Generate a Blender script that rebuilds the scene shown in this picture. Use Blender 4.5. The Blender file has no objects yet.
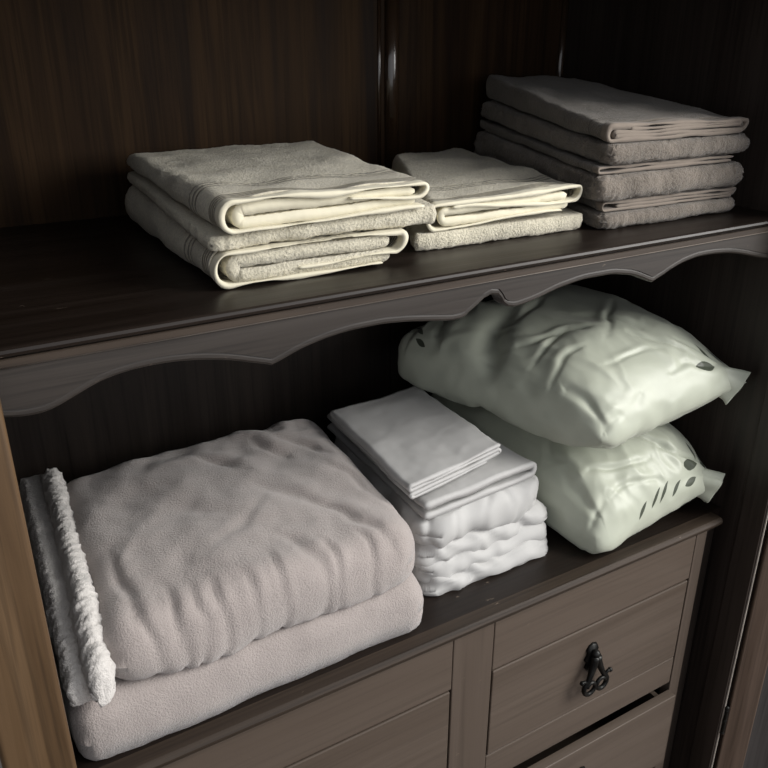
import bpy, bmesh, math, random
import numpy as np
from mathutils import Vector, Matrix

C = bpy.context.scene.collection
random.seed(4)

# ------------------------------------------------------------------ helpers
def _hash(ix, iy, iz, seed):
    h = (ix.astype(np.int64) * 374761393 + iy.astype(np.int64) * 668265263 + iz.astype(np.int64) * 2147483647 + seed * 974634361) & 0xFFFFFFFF
    h = ((h ^ (h >> 13)) * 1274126177) & 0xFFFFFFFF
    h = h ^ (h >> 16)
    return (h & 0xFFFFFF) / float(0xFFFFFF) * 2.0 - 1.0

def noise(P, scale=1.0, seed=0):
    """gradient noise, about -1..1"""
    Q = np.asarray(P, float) / scale + 100.37
    i = np.floor(Q).astype(np.int64); f = Q - i
    w = f * f * f * (f * (f * 6 - 15) + 10)
    out = 0
    for dx in (0, 1):
        for dy in (0, 1):
            for dz in (0, 1):
                k = (w[:, 0] if dx else 1 - w[:, 0]) * (w[:, 1] if dy else 1 - w[:, 1]) * (w[:, 2] if dz else 1 - w[:, 2])
                a, b, c = i[:, 0] + dx, i[:, 1] + dy, i[:, 2] + dz
                gz = _hash(a, b, c, seed); an = np.pi * _hash(a, b, c, seed + 5003); r = np.sqrt(np.clip(1 - gz * gz, 0, 1))
                out = out + k * (r * np.cos(an) * (f[:, 0] - dx) + r * np.sin(an) * (f[:, 1] - dy) + gz * (f[:, 2] - dz))
    return out * 1.55

def fbm(P, scale, octs=3, seed=0):
    a, s, t = 1.0, scale, 0
    for k in range(octs):
        t = t + a * noise(P, s, seed + k * 17); a *= 0.5; s *= 0.5
    return t

def ridge(P, scale, seed=0, sharp=1.0):
    n = noise(P, scale * 1.25, seed)
    return (1 - np.sqrt(n * n + 0.004) * 2.4).clip(-1, 1) * sharp

def creases(X, Y, W, D, lines, q, seed):
    """cloth folds along given lines (x0, y0, x1, y1 in 0..1, width m, height m): one flank raised, the other sunk"""
    P2 = np.column_stack([X * W, Y * D])
    P2 = P2 + 0.010 * np.column_stack([noise(q, 0.05, seed + 31), noise(q, 0.05, seed + 32)])
    d = np.zeros(len(X))
    for (u0, v0, u1, v1, w, h) in lines:
        p0 = np.array([u0 * W, v0 * D]); e = np.array([u1 * W, v1 * D]) - p0; L2 = e @ e + 1e-9; Ln = math.sqrt(L2)
        t = ((P2 - p0) @ e / L2).clip(0, 1)
        rel = P2 - p0 - t[:, None] * e
        sgn = (P2 - p0) @ np.array([-e[1], e[0]]) / Ln
        dist = np.linalg.norm(rel, axis=1)
        s_ = np.sign(sgn) * dist / w
        prof = (0.55 * np.exp(-(s_ - 0.55) ** 2 / 0.35) - 1.0 * np.exp(-(s_ + 0.15) ** 2 / 0.10))
        d += h * prof * np.sin(np.pi * (0.12 + 0.76 * t))
    return d

def mesh_obj(name, V, F, mat, parent=None, smooth=True, uv=None):
    me = bpy.data.meshes.new(name)
    me.from_pydata([tuple(v) for v in V], [], [tuple(f) for f in F])
    if uv is not None:
        lay = me.uv_layers.new(name='UVMap')
        idx = np.zeros(len(me.loops), dtype=np.int32)
        me.loops.foreach_get('vertex_index', idx)
        lay.data.foreach_set('uv', np.asarray(uv, float)[idx].ravel())
    if smooth:
        me.polygons.foreach_set('use_smooth', [True] * len(me.polygons))
    me.materials.append(mat)
    me.update()
    o = bpy.data.objects.new(name, me); C.objects.link(o)
    if parent is not None:
        o.parent = parent
    return o

def fix_normals(o):
    bm = bmesh.new(); bm.from_mesh(o.data)
    bmesh.ops.recalc_face_normals(bm, faces=bm.faces)
    bm.to_mesh(o.data); bm.free()

def vert_normals(V, F):
    V = np.asarray(V, float); N = np.zeros_like(V)
    Fq = np.asarray([f for f in F if len(f) == 4])
    if len(Fq):
        n = np.cross(V[Fq[:, 2]] - V[Fq[:, 0]], V[Fq[:, 3]] - V[Fq[:, 1]])
        for k in range(4): np.add.at(N, Fq[:, k], n)
    L = np.linalg.norm(N, axis=1, keepdims=True); L[L == 0] = 1
    return N / L

def bm_obj(name, bm, mat, parent=None, smooth=False):
    bmesh.ops.recalc_face_normals(bm, faces=bm.faces)
    me = bpy.data.meshes.new(name); bm.to_mesh(me); bm.free()
    if smooth: me.polygons.foreach_set('use_smooth', [True] * len(me.polygons))
    me.materials.append(mat)
    o = bpy.data.objects.new(name, me); C.objects.link(o)
    if parent is not None: o.parent = parent
    return o

def box(bm, x0, x1, y0, y1, z0, z1, bev=0.0, seg=2, skew=None):
    vs = [bm.verts.new((x, y, z)) for x in (x0, x1) for y in (y0, y1) for z in (z0, z1)]
    fs = [(0, 1, 3, 2), (4, 6, 7, 5), (0, 4, 5, 1), (2, 3, 7, 6), (0, 2, 6, 4), (1, 5, 7, 3)]
    fl = [bm.faces.new([vs[i] for i in f]) for f in fs]
    if bev > 0:
        es = list({e for f in fl for e in f.edges})
        bmesh.ops.bevel(bm, geom=es, offset=bev, segments=seg, affect='EDGES', profile=0.5)

def box_obj(name, x0, x1, y0, y1, z0, z1, mat, parent=None, bev=0.002):
    bm = bmesh.new(); box(bm, x0, x1, y0, y1, z0, z1, bev)
    return bm_obj(name, bm, mat, parent)

def extrude_profile(bm, prof, x0, x1):
    """closed (y, z) outline swept along x"""
    a = [bm.verts.new((x0, y, z)) for y, z in prof]
    b = [bm.verts.new((x1, y, z)) for y, z in prof]
    n = len(prof)
    for i in range(n):
        j = (i + 1) % n
        bm.faces.new((a[i], a[j], b[j], b[i]))
    bm.faces.new(a); bm.faces.new(b[::-1])

def tube(bm, pts, radii, segs=8, cap=True):
    pts = [Vector(p) for p in pts]
    if not hasattr(radii, '__len__'): radii = [radii] * len(pts)
    rings = []
    up = Vector((0, 1, 0))
    for i, p in enumerate(pts):
        d = (pts[min(i + 1, len(pts) - 1)] - pts[max(i - 1, 0)]).normalized()
        a = d.cross(up)
        if a.length < 1e-4: a = d.cross(Vector((1, 0, 0)))
        a.normalize(); b = d.cross(a).normalized()
        rings.append([bm.verts.new(p + (a * math.cos(t) + b * math.sin(t)) * radii[i]) for t in [2 * math.pi * k / segs for k in range(segs)]])
    for r, s in zip(rings, rings[1:]):
        for k in range(segs):
            bm.faces.new((r[k], r[(k + 1) % segs], s[(k + 1) % segs], s[k]))
    if cap:
        bm.faces.new(rings[0]); bm.faces.new(rings[-1][::-1])

def thing(name, label, cat, loc=(0, 0, 0), group=None):
    o = bpy.data.objects.new(name, None); C.objects.link(o)
    o.location = loc; o.empty_display_size = 0.05
    o['label'] = label; o['category'] = cat
    if group: o['group'] = group
    return o

def keep(parent):
    """children are modelled in world coordinates: cancel the parent's offset"""
    for c in parent.children:
        c.matrix_parent_inverse = Matrix.Translation(-Vector(parent.location))

# ------------------------------------------------------------------ materials
def new_mat(name):
    m = bpy.data.materials.new(name); m.use_nodes = True
    nt = m.node_tree; nt.nodes.clear()
    out = nt.nodes.new('ShaderNodeOutputMaterial'); b = nt.nodes.new('ShaderNodeBsdfPrincipled')
    nt.links.new(b.outputs[0], out.inputs[0])
    return m, nt, b

def nd(nt, typ, **kw):
    n = nt.nodes.new(typ)
    for k, v in kw.items():
        if k.startswith('in_'):
            key = k[3:]; key = int(key) if key.isdigit() else key.replace('_', ' ')
            n.inputs[key].default_value = v
        else: setattr(n, k, v)
    return n

def ramp(nt, fac, stops):
    r = nt.nodes.new('ShaderNodeValToRGB')
    el = r.color_ramp.elements
    while len(el) < len(stops): el.new(0.5)
    for e, (p, c) in zip(el, stops): e.position = p; e.color = (*c, 1) if len(c) == 3 else c
    nt.links.new(fac, r.inputs[0]); return r.outputs[0]

def math_n(nt, op, a, b=None, c=None):
    n = nt.nodes.new('ShaderNodeMath'); n.operation = op
    for i, v in enumerate((a, b, c)):
        if v is None: continue
        if isinstance(v, (int, float)): n.inputs[i].default_value = v
        else: nt.links.new(v, n.inputs[i])
    return n.outputs[0]

def mixc(nt, fac, a, b, mode='MIX'):
    n = nt.nodes.new('ShaderNodeMix'); n.data_type = 'RGBA'; n.blend_type = mode
    for i, v in ((0, fac), (6, a), (7, b)):
        if isinstance(v, (int, float)): n.inputs[i].default_value = v
        elif isinstance(v, tuple): n.inputs[i].default_value = (*v, 1) if len(v) == 3 else v
        else: nt.links.new(v, n.inputs[i])
    return n.outputs[2]

def wood(name, dark, mid, light, axis='z', rough=0.38, spec=0.5, scuff=0.0, scale=1.0, pore=0.7):
    m, nt, b = new_mat(name)
    L = nt.links
    tc = nd(nt, 'ShaderNodeTexCoord')
    mp = nd(nt, 'ShaderNodeMapping')
    s = {'z': (22, 22, 1.1), 'x': (1.1, 22, 22), 'y': (22, 1.1, 22)}[axis]
    mp.inputs['Scale'].default_value = tuple(v * scale for v in s)
    L.new(tc.outputs['Object'], mp.inputs[0])
    n1 = nd(nt, 'ShaderNodeTexNoise', in_Scale=1.0, in_Detail=7.0, in_Roughness=0.62, in_Distortion=0.9)
    L.new(mp.outputs[0], n1.inputs['Vector'])
    mp2 = nd(nt, 'ShaderNodeMapping'); mp2.inputs['Scale'].default_value = tuple(v * scale * (9 if v > 5 else 4) for v in s)
    L.new(tc.outputs['Object'], mp2.inputs[0])
    n2 = nd(nt, 'ShaderNodeTexNoise', in_Scale=1.0, in_Detail=3.0, in_Roughness=0.6)
    L.new(mp2.outputs[0], n2.inputs['Vector'])
    col = ramp(nt, n1.outputs[0], [(0.30, dark), (0.5, mid), (0.72, light)])
    pores = ramp(nt, n2.outputs[0], [(0.36, (0.55,) * 3), (0.52, (1,) * 3)])
    col = mixc(nt, pore, col, pores, 'MULTIPLY')
    if scuff > 0:
        n3 = nd(nt, 'ShaderNodeTexNoise', in_Scale=95.0, in_Detail=4.0, in_Roughness=0.7)
        mp3 = nd(nt, 'ShaderNodeMapping'); mp3.inputs['Scale'].default_value = (0.35, 1, 1)
        L.new(tc.outputs['Object'], mp3.inputs[0]); L.new(mp3.outputs[0], n3.inputs['Vector'])
        f = ramp(nt, n3.outputs[0], [(0.69, (0,) * 3), (0.75, (scuff,) * 3)])
        col = mixc(nt, f, col, (0.22, 0.17, 0.13))
    L.new(col, b.inputs['Base Color'])
    r = nd(nt, 'ShaderNodeMapRange', in_1=0.3, in_2=0.7, in_3=rough - 0.07, in_4=rough + 0.1)
    L.new(n1.outputs[0], r.inputs[0]); L.new(r.outputs[0], b.inputs['Roughness'])
    b.inputs['Specular IOR Level'].default_value = spec
    bp = nd(nt, 'ShaderNodeBump', in_Strength=0.12, in_Distance=0.001)
    L.new(n2.outputs[0], bp.inputs['Height']); L.new(bp.outputs[0], b.inputs['Normal'])
    return m

def fabric(name, base, var=0.08, rough=0.95, bump_scale=900, bump=0.3, bump_dist=0.0008, sheen=0.2, spec=0.2, kind='noise', tint=None, detail=2.0):
    m, nt, b = new_mat(name); L = nt.links
    tc = nd(nt, 'ShaderNodeTexCoord')
    n1 = nd(nt, 'ShaderNodeTexNoise', in_Scale=28.0, in_Detail=4.0, in_Roughness=0.6)
    L.new(tc.outputs['Object'], n1.inputs['Vector'])
    lo = tuple(c * (1 - var) for c in base); hi = tuple(min(1, c * (1 + var)) for c in (tint or base))
    col = ramp(nt, n1.outputs[0], [(0.3, lo), (0.7, hi)])
    if kind == 'voronoi':
        n2 = nd(nt, 'ShaderNodeTexVoronoi', in_Scale=float(bump_scale)); h = n2.outputs['Distance']
        h = math_n(nt, 'SUBTRACT', 1.0, h)
    else:
        n2 = nd(nt, 'ShaderNodeTexNoise', in_Scale=float(bump_scale), in_Detail=detail, in_Roughness=0.65); h = n2.outputs[0]
    L.new(tc.outputs['Object'], n2.inputs['Vector'])
    b.inputs['Roughness'].default_value = rough
    b.inputs['Specular IOR Level'].default_value = spec
    b.inputs['Sheen Weight'].default_value = sheen
    b.inputs['Sheen Roughness'].default_value = 0.5
    bp = nd(nt, 'ShaderNodeBump', in_Strength=bump, in_Distance=bump_dist)
    L.new(h, bp.inputs['Height']); L.new(bp.outputs[0], b.inputs['Normal'])
    L.new(col, b.inputs['Base Color'])
    m['_h'] = 0
    return m, nt, b, col, h, bp, tc

def terry(name, base, var=0.12, lines=(), line_col=None, line_w=0.0012, band=None):
    """towelling; woven border lines run across the towel at the depths in lines (metres from the hem, UV v)"""
    m, nt, b, col, h, bp, tc = fabric(name, base, var, 1.0, 330, 1.0, 0.0042, 0.35, 0.1, detail=4.0)
    L = nt.links
    col = mixc(nt, 0.8, col, ramp(nt, h, [(0.34, (0.80,) * 3), (0.60, (1.12,) * 3)]), 'MULTIPLY')  # pile hollows darkened in the colour, as shadow between the loops
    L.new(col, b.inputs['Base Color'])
    if lines:
        uv = nd(nt, 'ShaderNodeUVMap'); sp = nd(nt, 'ShaderNodeSeparateXYZ'); L.new(uv.outputs[0], sp.inputs[0])
        wv = nd(nt, 'ShaderNodeTexNoise', in_Scale=16.0, in_Detail=1.0); L.new(tc.outputs['Object'], wv.inputs['Vector'])
        v = math_n(nt, 'ADD', sp.outputs[1], math_n(nt, 'MULTIPLY', math_n(nt, 'SUBTRACT', wv.outputs[0], 0.5), 0.016))
        tot = None
        for l in lines:
            g = math_n(nt, 'SUBTRACT', 1.0, math_n(nt, 'MINIMUM', 1.0, math_n(nt, 'DIVIDE', math_n(nt, 'ABSOLUTE', math_n(nt, 'SUBTRACT', v, l)), line_w)))
            tot = g if tot is None else math_n(nt, 'MAXIMUM', tot, g)
        col = mixc(nt, math_n(nt, 'MULTIPLY', math_n(nt, 'MINIMUM', 1.0, math_n(nt, 'MULTIPLY', tot, 2.2)), 0.72), col, line_col)
        L.new(col, b.inputs['Base Color'])
        flat = 1.0
        if band:
            inb = math_n(nt, 'MULTIPLY', math_n(nt, 'GREATER_THAN', v, band[0]), math_n(nt, 'LESS_THAN', v, band[1]))
            hh = math_n(nt, 'MULTIPLY', h, math_n(nt, 'SUBTRACT', 1.0, math_n(nt, 'MULTIPLY', inb, 0.7)))
        else: hh = h
        hh = math_n(nt, 'SUBTRACT', hh, math_n(nt, 'MULTIPLY', tot, 0.8))
        L.new(hh, bp.inputs['Height'])
    return m

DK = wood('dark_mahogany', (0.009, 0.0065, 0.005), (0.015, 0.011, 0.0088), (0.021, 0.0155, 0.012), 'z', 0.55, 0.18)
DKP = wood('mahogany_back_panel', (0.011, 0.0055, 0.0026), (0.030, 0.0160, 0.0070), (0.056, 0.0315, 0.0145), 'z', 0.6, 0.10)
SIDE = wood('mahogany_side_panel', (0.020, 0.0150, 0.0122), (0.033, 0.0250, 0.0210), (0.048, 0.037, 0.031), 'z', 0.42, 0.4)  # right side only: wood lightened to stand in for light on that wall
DKX = wood('dark_mahogany_long_grain', (0.008, 0.0053, 0.0039), (0.013, 0.0086, 0.0064), (0.021, 0.0144, 0.0108), 'x', 0.38, 0.35, 0.8)
APR = wood('mahogany_apron', (0.030, 0.024, 0.020), (0.040, 0.033, 0.028), (0.051, 0.042, 0.036), 'x', 0.5, 0.4, 0.6)
BAND = wood('mahogany_edge_band', (0.030, 0.021, 0.015), (0.044, 0.031, 0.022), (0.062, 0.045, 0.033), 'x', 0.48, 0.35, 0.9)
WORN = wood('worn_bead', (0.06, 0.046, 0.036), (0.12, 0.098, 0.08), (0.20, 0.17, 0.145), 'x', 0.5, 0.4, 0.0, 2.0)
DRW = wood('worn_mahogany_front', (0.080, 0.060, 0.046), (0.096, 0.073, 0.057), (0.114, 0.088, 0.070), 'x', 0.45, 0.45, 0.5, 0.7, 0.3)
DRV = wood('worn_mahogany_stile', (0.076, 0.057, 0.044), (0.091, 0.069, 0.054), (0.108, 0.083, 0.066), 'z', 0.45, 0.45, 0.4, 0.7, 0.3)
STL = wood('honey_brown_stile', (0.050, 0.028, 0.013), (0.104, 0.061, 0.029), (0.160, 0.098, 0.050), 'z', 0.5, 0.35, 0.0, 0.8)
DOR = wood('door_stile_wood', (0.075, 0.050, 0.036), (0.11, 0.076, 0.056), (0.15, 0.105, 0.08), 'z', 0.5, 0.4)
PANEL = wood('door_panel_grey', (0.05, 0.046, 0.045), (0.068, 0.063, 0.061), (0.088, 0.082, 0.08), 'z', 0.5, 0.4)

def plain(name, col, rough=0.5, metal=0.0, noise_amt=0.2, ns=60.0):
    m, nt, b = new_mat(name); L = nt.links
    tc = nd(nt, 'ShaderNodeTexCoord'); n = nd(nt, 'ShaderNodeTexNoise', in_Scale=ns, in_Detail=4.0)
    L.new(tc.outputs['Object'], n.inputs['Vector'])
    c = ramp(nt, n.outputs[0], [(0.3, tuple(x * (1 - noise_amt) for x in col)), (0.7, tuple(min(1, x * (1 + noise_amt)) for x in col))])
    L.new(c, b.inputs['Base Color']); b.inputs['Roughness'].default_value = rough; b.inputs['Metallic'].default_value = metal
    return m

IRON = plain('blackened_iron', (0.022, 0.022, 0.021), 0.42, 0.85, 0.5)
EDGE = plain('painted_edge_glint', (0.55, 0.50, 0.45), 0.35, 0.3, 0.15)
FLOOR = wood('floor_boards', (0.05, 0.03, 0.02), (0.09, 0.055, 0.035), (0.12, 0.08, 0.05), 'x', 0.45)
WALL = plain('plaster_wall', (0.45, 0.43, 0.40), 0.9, 0, 0.05)

CREAM = (0.60, 0.56, 0.45)
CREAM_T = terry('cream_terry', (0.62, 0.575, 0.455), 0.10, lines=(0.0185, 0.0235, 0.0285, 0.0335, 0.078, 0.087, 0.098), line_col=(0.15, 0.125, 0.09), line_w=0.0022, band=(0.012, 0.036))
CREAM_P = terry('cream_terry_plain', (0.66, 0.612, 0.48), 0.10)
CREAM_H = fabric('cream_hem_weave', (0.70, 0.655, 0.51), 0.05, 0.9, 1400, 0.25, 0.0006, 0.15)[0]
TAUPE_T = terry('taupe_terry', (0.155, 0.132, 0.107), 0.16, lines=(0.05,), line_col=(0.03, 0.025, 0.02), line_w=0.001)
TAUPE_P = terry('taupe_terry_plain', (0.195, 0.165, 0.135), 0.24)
TAUPE_H = fabric('taupe_hem_weave', (0.215, 0.180, 0.150), 0.06, 0.9, 1400, 0.25, 0.0006, 0.15)[0]
FLEECE = fabric('taupe_fleece', (0.385, 0.338, 0.318), 0.07, 0.9, 430, 0.9, 0.0022, 0.5, 0.15, detail=3.0)[0]
SHERPA = fabric('white_sherpa', (0.66, 0.63, 0.60), 0.08, 1.0, 260, 0.8, 0.003, 0.4, 0.1, detail=3.0)[0]
SHEETM = fabric('white_cotton', (0.465, 0.46, 0.45), 0.03, 0.75, 1800, 0.12, 0.0004, 0.1, 0.3)[0]

# ------------------------------------------------------------------ warp helpers
def bil(c, x, y):
    """c: FL, FR, BL, BR (each xy or xyz)"""
    c = [np.asarray(p, float) for p in c]
    x = x[:, None]; y = y[:, None]
    return (c[0] * (1 - x) + c[1] * x) * (1 - y) + (c[2] * (1 - x) + c[3] * x) * y

def grid_faces(nu, nv, off=0, closed_u=False):
    i = np.arange(nv - 1)[:, None]; j = np.arange(nu if closed_u else nu - 1)[None, :]
    a = i * nu + j; b = i * nu + (j + 1) % nu; c = (i + 1) * nu + (j + 1) % nu; d = (i + 1) * nu + j
    return (np.stack([a, b, c, d], -1).reshape(-1, 4) + off)

def clampz(V, lo, hi):
    """a soft thing stops at what it rests on (lo) and at what rests on it (hi): heights or functions of world x, y"""
    V = np.array(V, float)
    if lo is not None:
        z = lo(V[:, 0], V[:, 1]) if callable(lo) else lo
        V[:, 2] = np.maximum(V[:, 2], z + 0.0006)
    if hi is not None:
        z = hi(V[:, 0], V[:, 1]) if callable(hi) else hi
        V[:, 2] = np.minimum(V[:, 2], z - 0.0006)
    return V

def soft_slab(name, mat, parent, corners, z0, z1, r, step=0.006, disp=None, zfun=None, n_exp=2.3, lo=None, hi=None):
    """folded soft slab: rounded edges, cross-section a superellipse, plan from four corners.
    z0/z1 may be functions of (x, y) in 0..1."""
    P = [np.asarray(p, float) for p in corners]
    W = 0.5 * (np.linalg.norm(P[1] - P[0]) + np.linalg.norm(P[3] - P[2])); D = 0.5 * (np.linalg.norm(P[2] - P[0]) + np.linalg.norm(P[3] - P[1]))
    nx, ny = max(8, int(W / step)), max(8, int(D / step))
    # cosine-blended spacing keeps the rounded rims dense
    def axis(n, L):
        t = np.linspace(0, 1, n)
        k = min(0.45, r / L)
        return np.clip(0.55 * t + 0.45 * (0.5 - 0.5 * np.cos(np.pi * t)), 0, 1)
    xs, ys = axis(nx, W), axis(ny, D)
    X, Y = np.meshgrid(xs, ys); X = X.ravel(); Y = Y.ravel()
    def edge(t, L):
        d = np.minimum(t, 1 - t) * L
        q = np.clip(1 - d / r, 0, 1)
        return q
    e = (edge(X, W) ** n_exp + edge(Y, D) ** n_exp) ** (1 / n_exp)
    h = np.clip(1 - np.clip(e, 0, 1) ** n_exp, 0, 1) ** (1 / n_exp)
    # corners rounded in plan: points beyond the rim slide back onto it
    k_ = 1 / np.maximum(e, 1)
    def slide(t, L):
        dd = np.where(edge(t, L) > 0, (1 - edge(t, L) * k_) * r, np.minimum(t, 1 - t) * L) / L
        return np.where(t < 0.5, dd, 1 - dd)
    xy = bil([p[:2] for p in corners], slide(X, W), slide(Y, D))
    zz0 = z0(X, Y) if callable(z0) else np.full_like(X, z0)
    zz1 = z1(X, Y) if callable(z1) else np.full_like(X, z1)
    mid = 0.5 * (zz0 + zz1); half = 0.5 * (zz1 - zz0)
    top = np.column_stack([xy, mid + half * h]); bot = np.column_stack([xy, mid - half * h])
    n = len(X)
    Ft = grid_faces(nx, ny); Fb = grid_faces(nx, ny, n)[:, ::-1]
    bd = list(range(nx)) + [i * nx + nx - 1 for i in range(1, ny)] + [(ny - 1) * nx + j for j in range(nx - 2, -1, -1)] + [i * nx for i in range(ny - 2, 0, -1)]
    V = np.vstack([top, bot])
    # weld boundary
    remap = np.arange(2 * n); 
    for k in bd: remap[n + k] = k
    F = [tuple(remap[list(f)]) for f in np.vstack([Ft, Fb])]
    uv = np.column_stack([np.tile(X * W, 2), np.tile(Y * D, 2)])
    used = np.unique(np.array(F)); idx = -np.ones(2 * n, int); idx[used] = np.arange(len(used))
    V = V[used]; uv = uv[used]; F = [tuple(idx[list(f)]) for f in F]
    X2 = np.tile(X, 2)[used]; Y2 = np.tile(Y, 2)[used]
    if disp is not None:
        N = vert_normals(V, F)
        d = disp(V, X2, Y2, N)
        calm = np.tile(1 - np.clip((e - 1.0) / 0.15, 0, 1), 2)[used]      # smooth where the rim turns the corner
        V = V + N * (d * calm)[:, None]
    V = clampz(V, lo, hi)
    return mesh_obj(name, V, F, mat, parent, True, uv)

def fold_path(layers, step=0.0035):
    """layers: list of (x_start, x_end, z_start, z_end); neighbours joined by half-turn arcs. x in metres."""
    pts = []
    for k, (xa, xb, za, zb) in enumerate(layers):
        n = max(4, int(abs(xb - xa) / step))
        t = np.linspace(0, 1, n)
        seg = np.column_stack([xa + (xb - xa) * t, za + (zb - za) * (3 * t ** 2 - 2 * t ** 3)])
        pts.append(seg)
        if k + 1 < len(layers):
            xc, zc = layers[k + 1][0], layers[k + 1][2]
            p0 = seg[-1]; p1 = np.array([xc, zc])
            sgn = 1 if xb > xa else -1
            rad = abs(p1[1] - p0[1]) / 2
            m = max(6, int(rad * 3.14 / 0.002))
            a = np.linspace(0, np.pi, m + 2)[1:-1]
            arc = np.column_stack([p0[0] + (p1[0] - p0[0]) * (1 - np.cos(a)) / 2 + sgn * rad * 0.9 * np.sin(a), p0[1] + (p1[1] - p0[1]) * (1 - np.cos(a)) / 2])
            pts.append(arc)
    return np.vstack(pts)

def ribbon(name, mat, parent, layers, th, corners, zbase, zscale=None, y0=0.0, y1=1.0, step=0.005, disp=None, W0=None, xoff=None, seed=0, wav=0.0, lo=None, hi=None):
    """cloth of thickness th following a folded path, drawn back along the depth"""
    pth = fold_path(layers)
    d = np.gradient(pth, axis=0); d /= np.linalg.norm(d, axis=1, keepdims=True) + 1e-9
    nrm = np.column_stack([-d[:, 1], d[:, 0]])
    # rounded free ends
    k = len(pth); tt = np.full(k, th / 2); 
    P = [np.asarray(p, float) for p in corners]
    W = np.linalg.norm(P[1][:2] - P[0][:2]); D = np.linalg.norm(P[2][:2] - P[0][:2])
    tt[0] *= 0.4; tt[-1] *= 0.4; tt[1] *= 0.8; tt[-2] *= 0.8
    A = pth + nrm * tt[:, None]; B = pth - nrm * tt[:, None]
    ring = np.vstack([A, B[::-1]]); nr = len(ring)
    s = np.concatenate([[0], np.cumsum(np.linalg.norm(np.diff(pth, axis=0), axis=1))]); sr = np.concatenate([s, s[::-1]])
    ny = max(2, int((y1 - y0) * D / step)) + 1
    ys = np.linspace(y0, y1, ny)
    Xr = np.tile(ring[:, 0] / (W0 or W), ny); Zr = np.tile(ring[:, 1], ny); Y = np.repeat(ys, nr)
    if wav > 0:
        q = np.column_stack([np.tile(sr, ny), Y * D, np.zeros(len(Y))])
        Zr = Zr + wav * noise(q, 0.06, seed)
    if xoff is not None: Xr = Xr + xoff(Zr, Y) / W
    xy = bil([p[:2] for p in corners], Xr, Y)
    zs = zscale(Xr, Y) if zscale is not None else 1.0
    zb = zbase(Xr, Y) if callable(zbase) else zbase
    V = np.column_stack([xy, zb + Zr * zs])
    F = grid_faces(nr, ny, 0, True)
    F = [tuple(f) for f in F]
    caps = []
    for i in range(k - 1):
        caps.append((i, nr - 1 - i, nr - 2 - i, i + 1))
        o = (ny - 1) * nr
        caps.append((o + i, o + i + 1, o + nr - 2 - i, o + nr - 1 - i))
    N = vert_normals(V, F)
    uv = np.column_stack([np.tile(sr, ny), Y * D])
    if disp is not None:
        dd = disp(V, Xr, Y, N); V = V + N * dd[:, None]
    V = clampz(V, lo, hi)
    o = mesh_obj(name, V, F + caps, mat, parent, True, uv)
    fix_normals(o)
    return o

# ------------------------------------------------------------------ world measures
ZS, ZB = 1.262, 0.751            # upper shelf top, base ledge top
YF = 0.70                        # plane of the shelf edge
XL, XR = 0.036, 1.122            # inner faces of the side panels
YB = 1.215                       # inner face of the back
YE = 0.645                       # front edge of the side panels
ZTOP = 1.64

# ------------------------------------------------------------------ room
def structure(name, x0, x1, y0, y1, z0, z1, mat):
    o = box_obj(name, x0, x1, y0, y1, z0, z1, mat, None, 0.0); o['kind'] = 'structure'; return o
structure('floor', -2.2, 3.4, -3.0, 1.30, -0.05, 0.0, FLOOR)
structure('wall_back', -2.2, 3.4, 1.30, 1.40, 0.0, 2.7, WALL)

# ------------------------------------------------------------------ wardrobe
wd = thing('wardrobe', 'open dark mahogany wardrobe holding folded towels, bedding and pillows', 'wardrobe', (0.58, 0.95, 0.0))
# side panels
bm = bmesh.new(); box(bm, XR, XR + 0.05, YE, YB + 0.03, 0.0, ZTOP, 0.003); bm_obj('side_panel', bm, SIDE, wd)
bm = bmesh.new(); box(bm, XL - 0.035, XL, YE + 0.02, YB + 0.03, 0.0, ZTOP, 0.002); bm_obj('side_panel', bm, DK, wd)
# left front post in a lighter brown
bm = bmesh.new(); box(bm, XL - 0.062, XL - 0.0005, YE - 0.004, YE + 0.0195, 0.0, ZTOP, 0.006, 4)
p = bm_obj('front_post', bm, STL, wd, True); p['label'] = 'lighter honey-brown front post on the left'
# thin joint strip inside the right panel, where the front stile meets the panel
bm = bmesh.new(); box(bm, XR - 0.004, XR - 0.0003, YE, YF - 0.012, 0.0, ZTOP, 0.001); bm_obj('inner_stile', bm, SIDE, wd)
# back: three upright boards
xs = [XL + 0.0005, 0.742, XR - 0.0005]
for a, c in zip(xs, xs[1:]):
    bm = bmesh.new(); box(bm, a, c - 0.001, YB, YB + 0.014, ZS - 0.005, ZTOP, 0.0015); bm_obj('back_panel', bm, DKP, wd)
    bm = bmesh.new(); box(bm, a, c - 0.001, YB, YB + 0.014, 0.02, ZS - 0.006, 0.0015); bm_obj('lower_back_panel', bm, DK, wd)  # same back, coloured darker for the shade below the shelf
# half-round mouldings over the joints
def half_round(name, xc, yc, r, z0, z1, mat, a0=0, a1=math.pi, seg=18):
    bm = bmesh.new()
    lo, hi = [], []
    for k in range(seg + 1):
        a = a0 + (a1 - a0) * k / seg
        lo.append(bm.verts.new((xc + r * math.cos(a), yc - r * math.sin(a) * 0.75, z0)))
        hi.append(bm.verts.new((xc + r * math.cos(a), yc - r * math.sin(a) * 0.75, z1)))
    for k in range(seg): bm.faces.new((lo[k], lo[k + 1], hi[k + 1], hi[k]))
    bm.faces.new((lo[0], hi[0], hi[-1], lo[-1])); bm.faces.new(lo); bm.faces.new(hi[::-1])
    return bm_obj(name, bm, mat, wd, True)
GLOSS = wood('polished_moulding', (0.018, 0.011, 0.007), (0.036, 0.021, 0.012), (0.055, 0.033, 0.019), 'z', 0.16, 0.9)
half_round('back_moulding', 0.742, YB + 0.0005, 0.014, ZS + 0.002, ZTOP, GLOSS)
half_round('back_moulding', 0.718, YB + 0.0005, 0.004, ZS + 0.002, ZTOP, GLOSS)
half_round('corner_moulding', XR - 0.009, YB + 0.0005, 0.008, ZS + 0.002, ZTOP, GLOSS)
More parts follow.
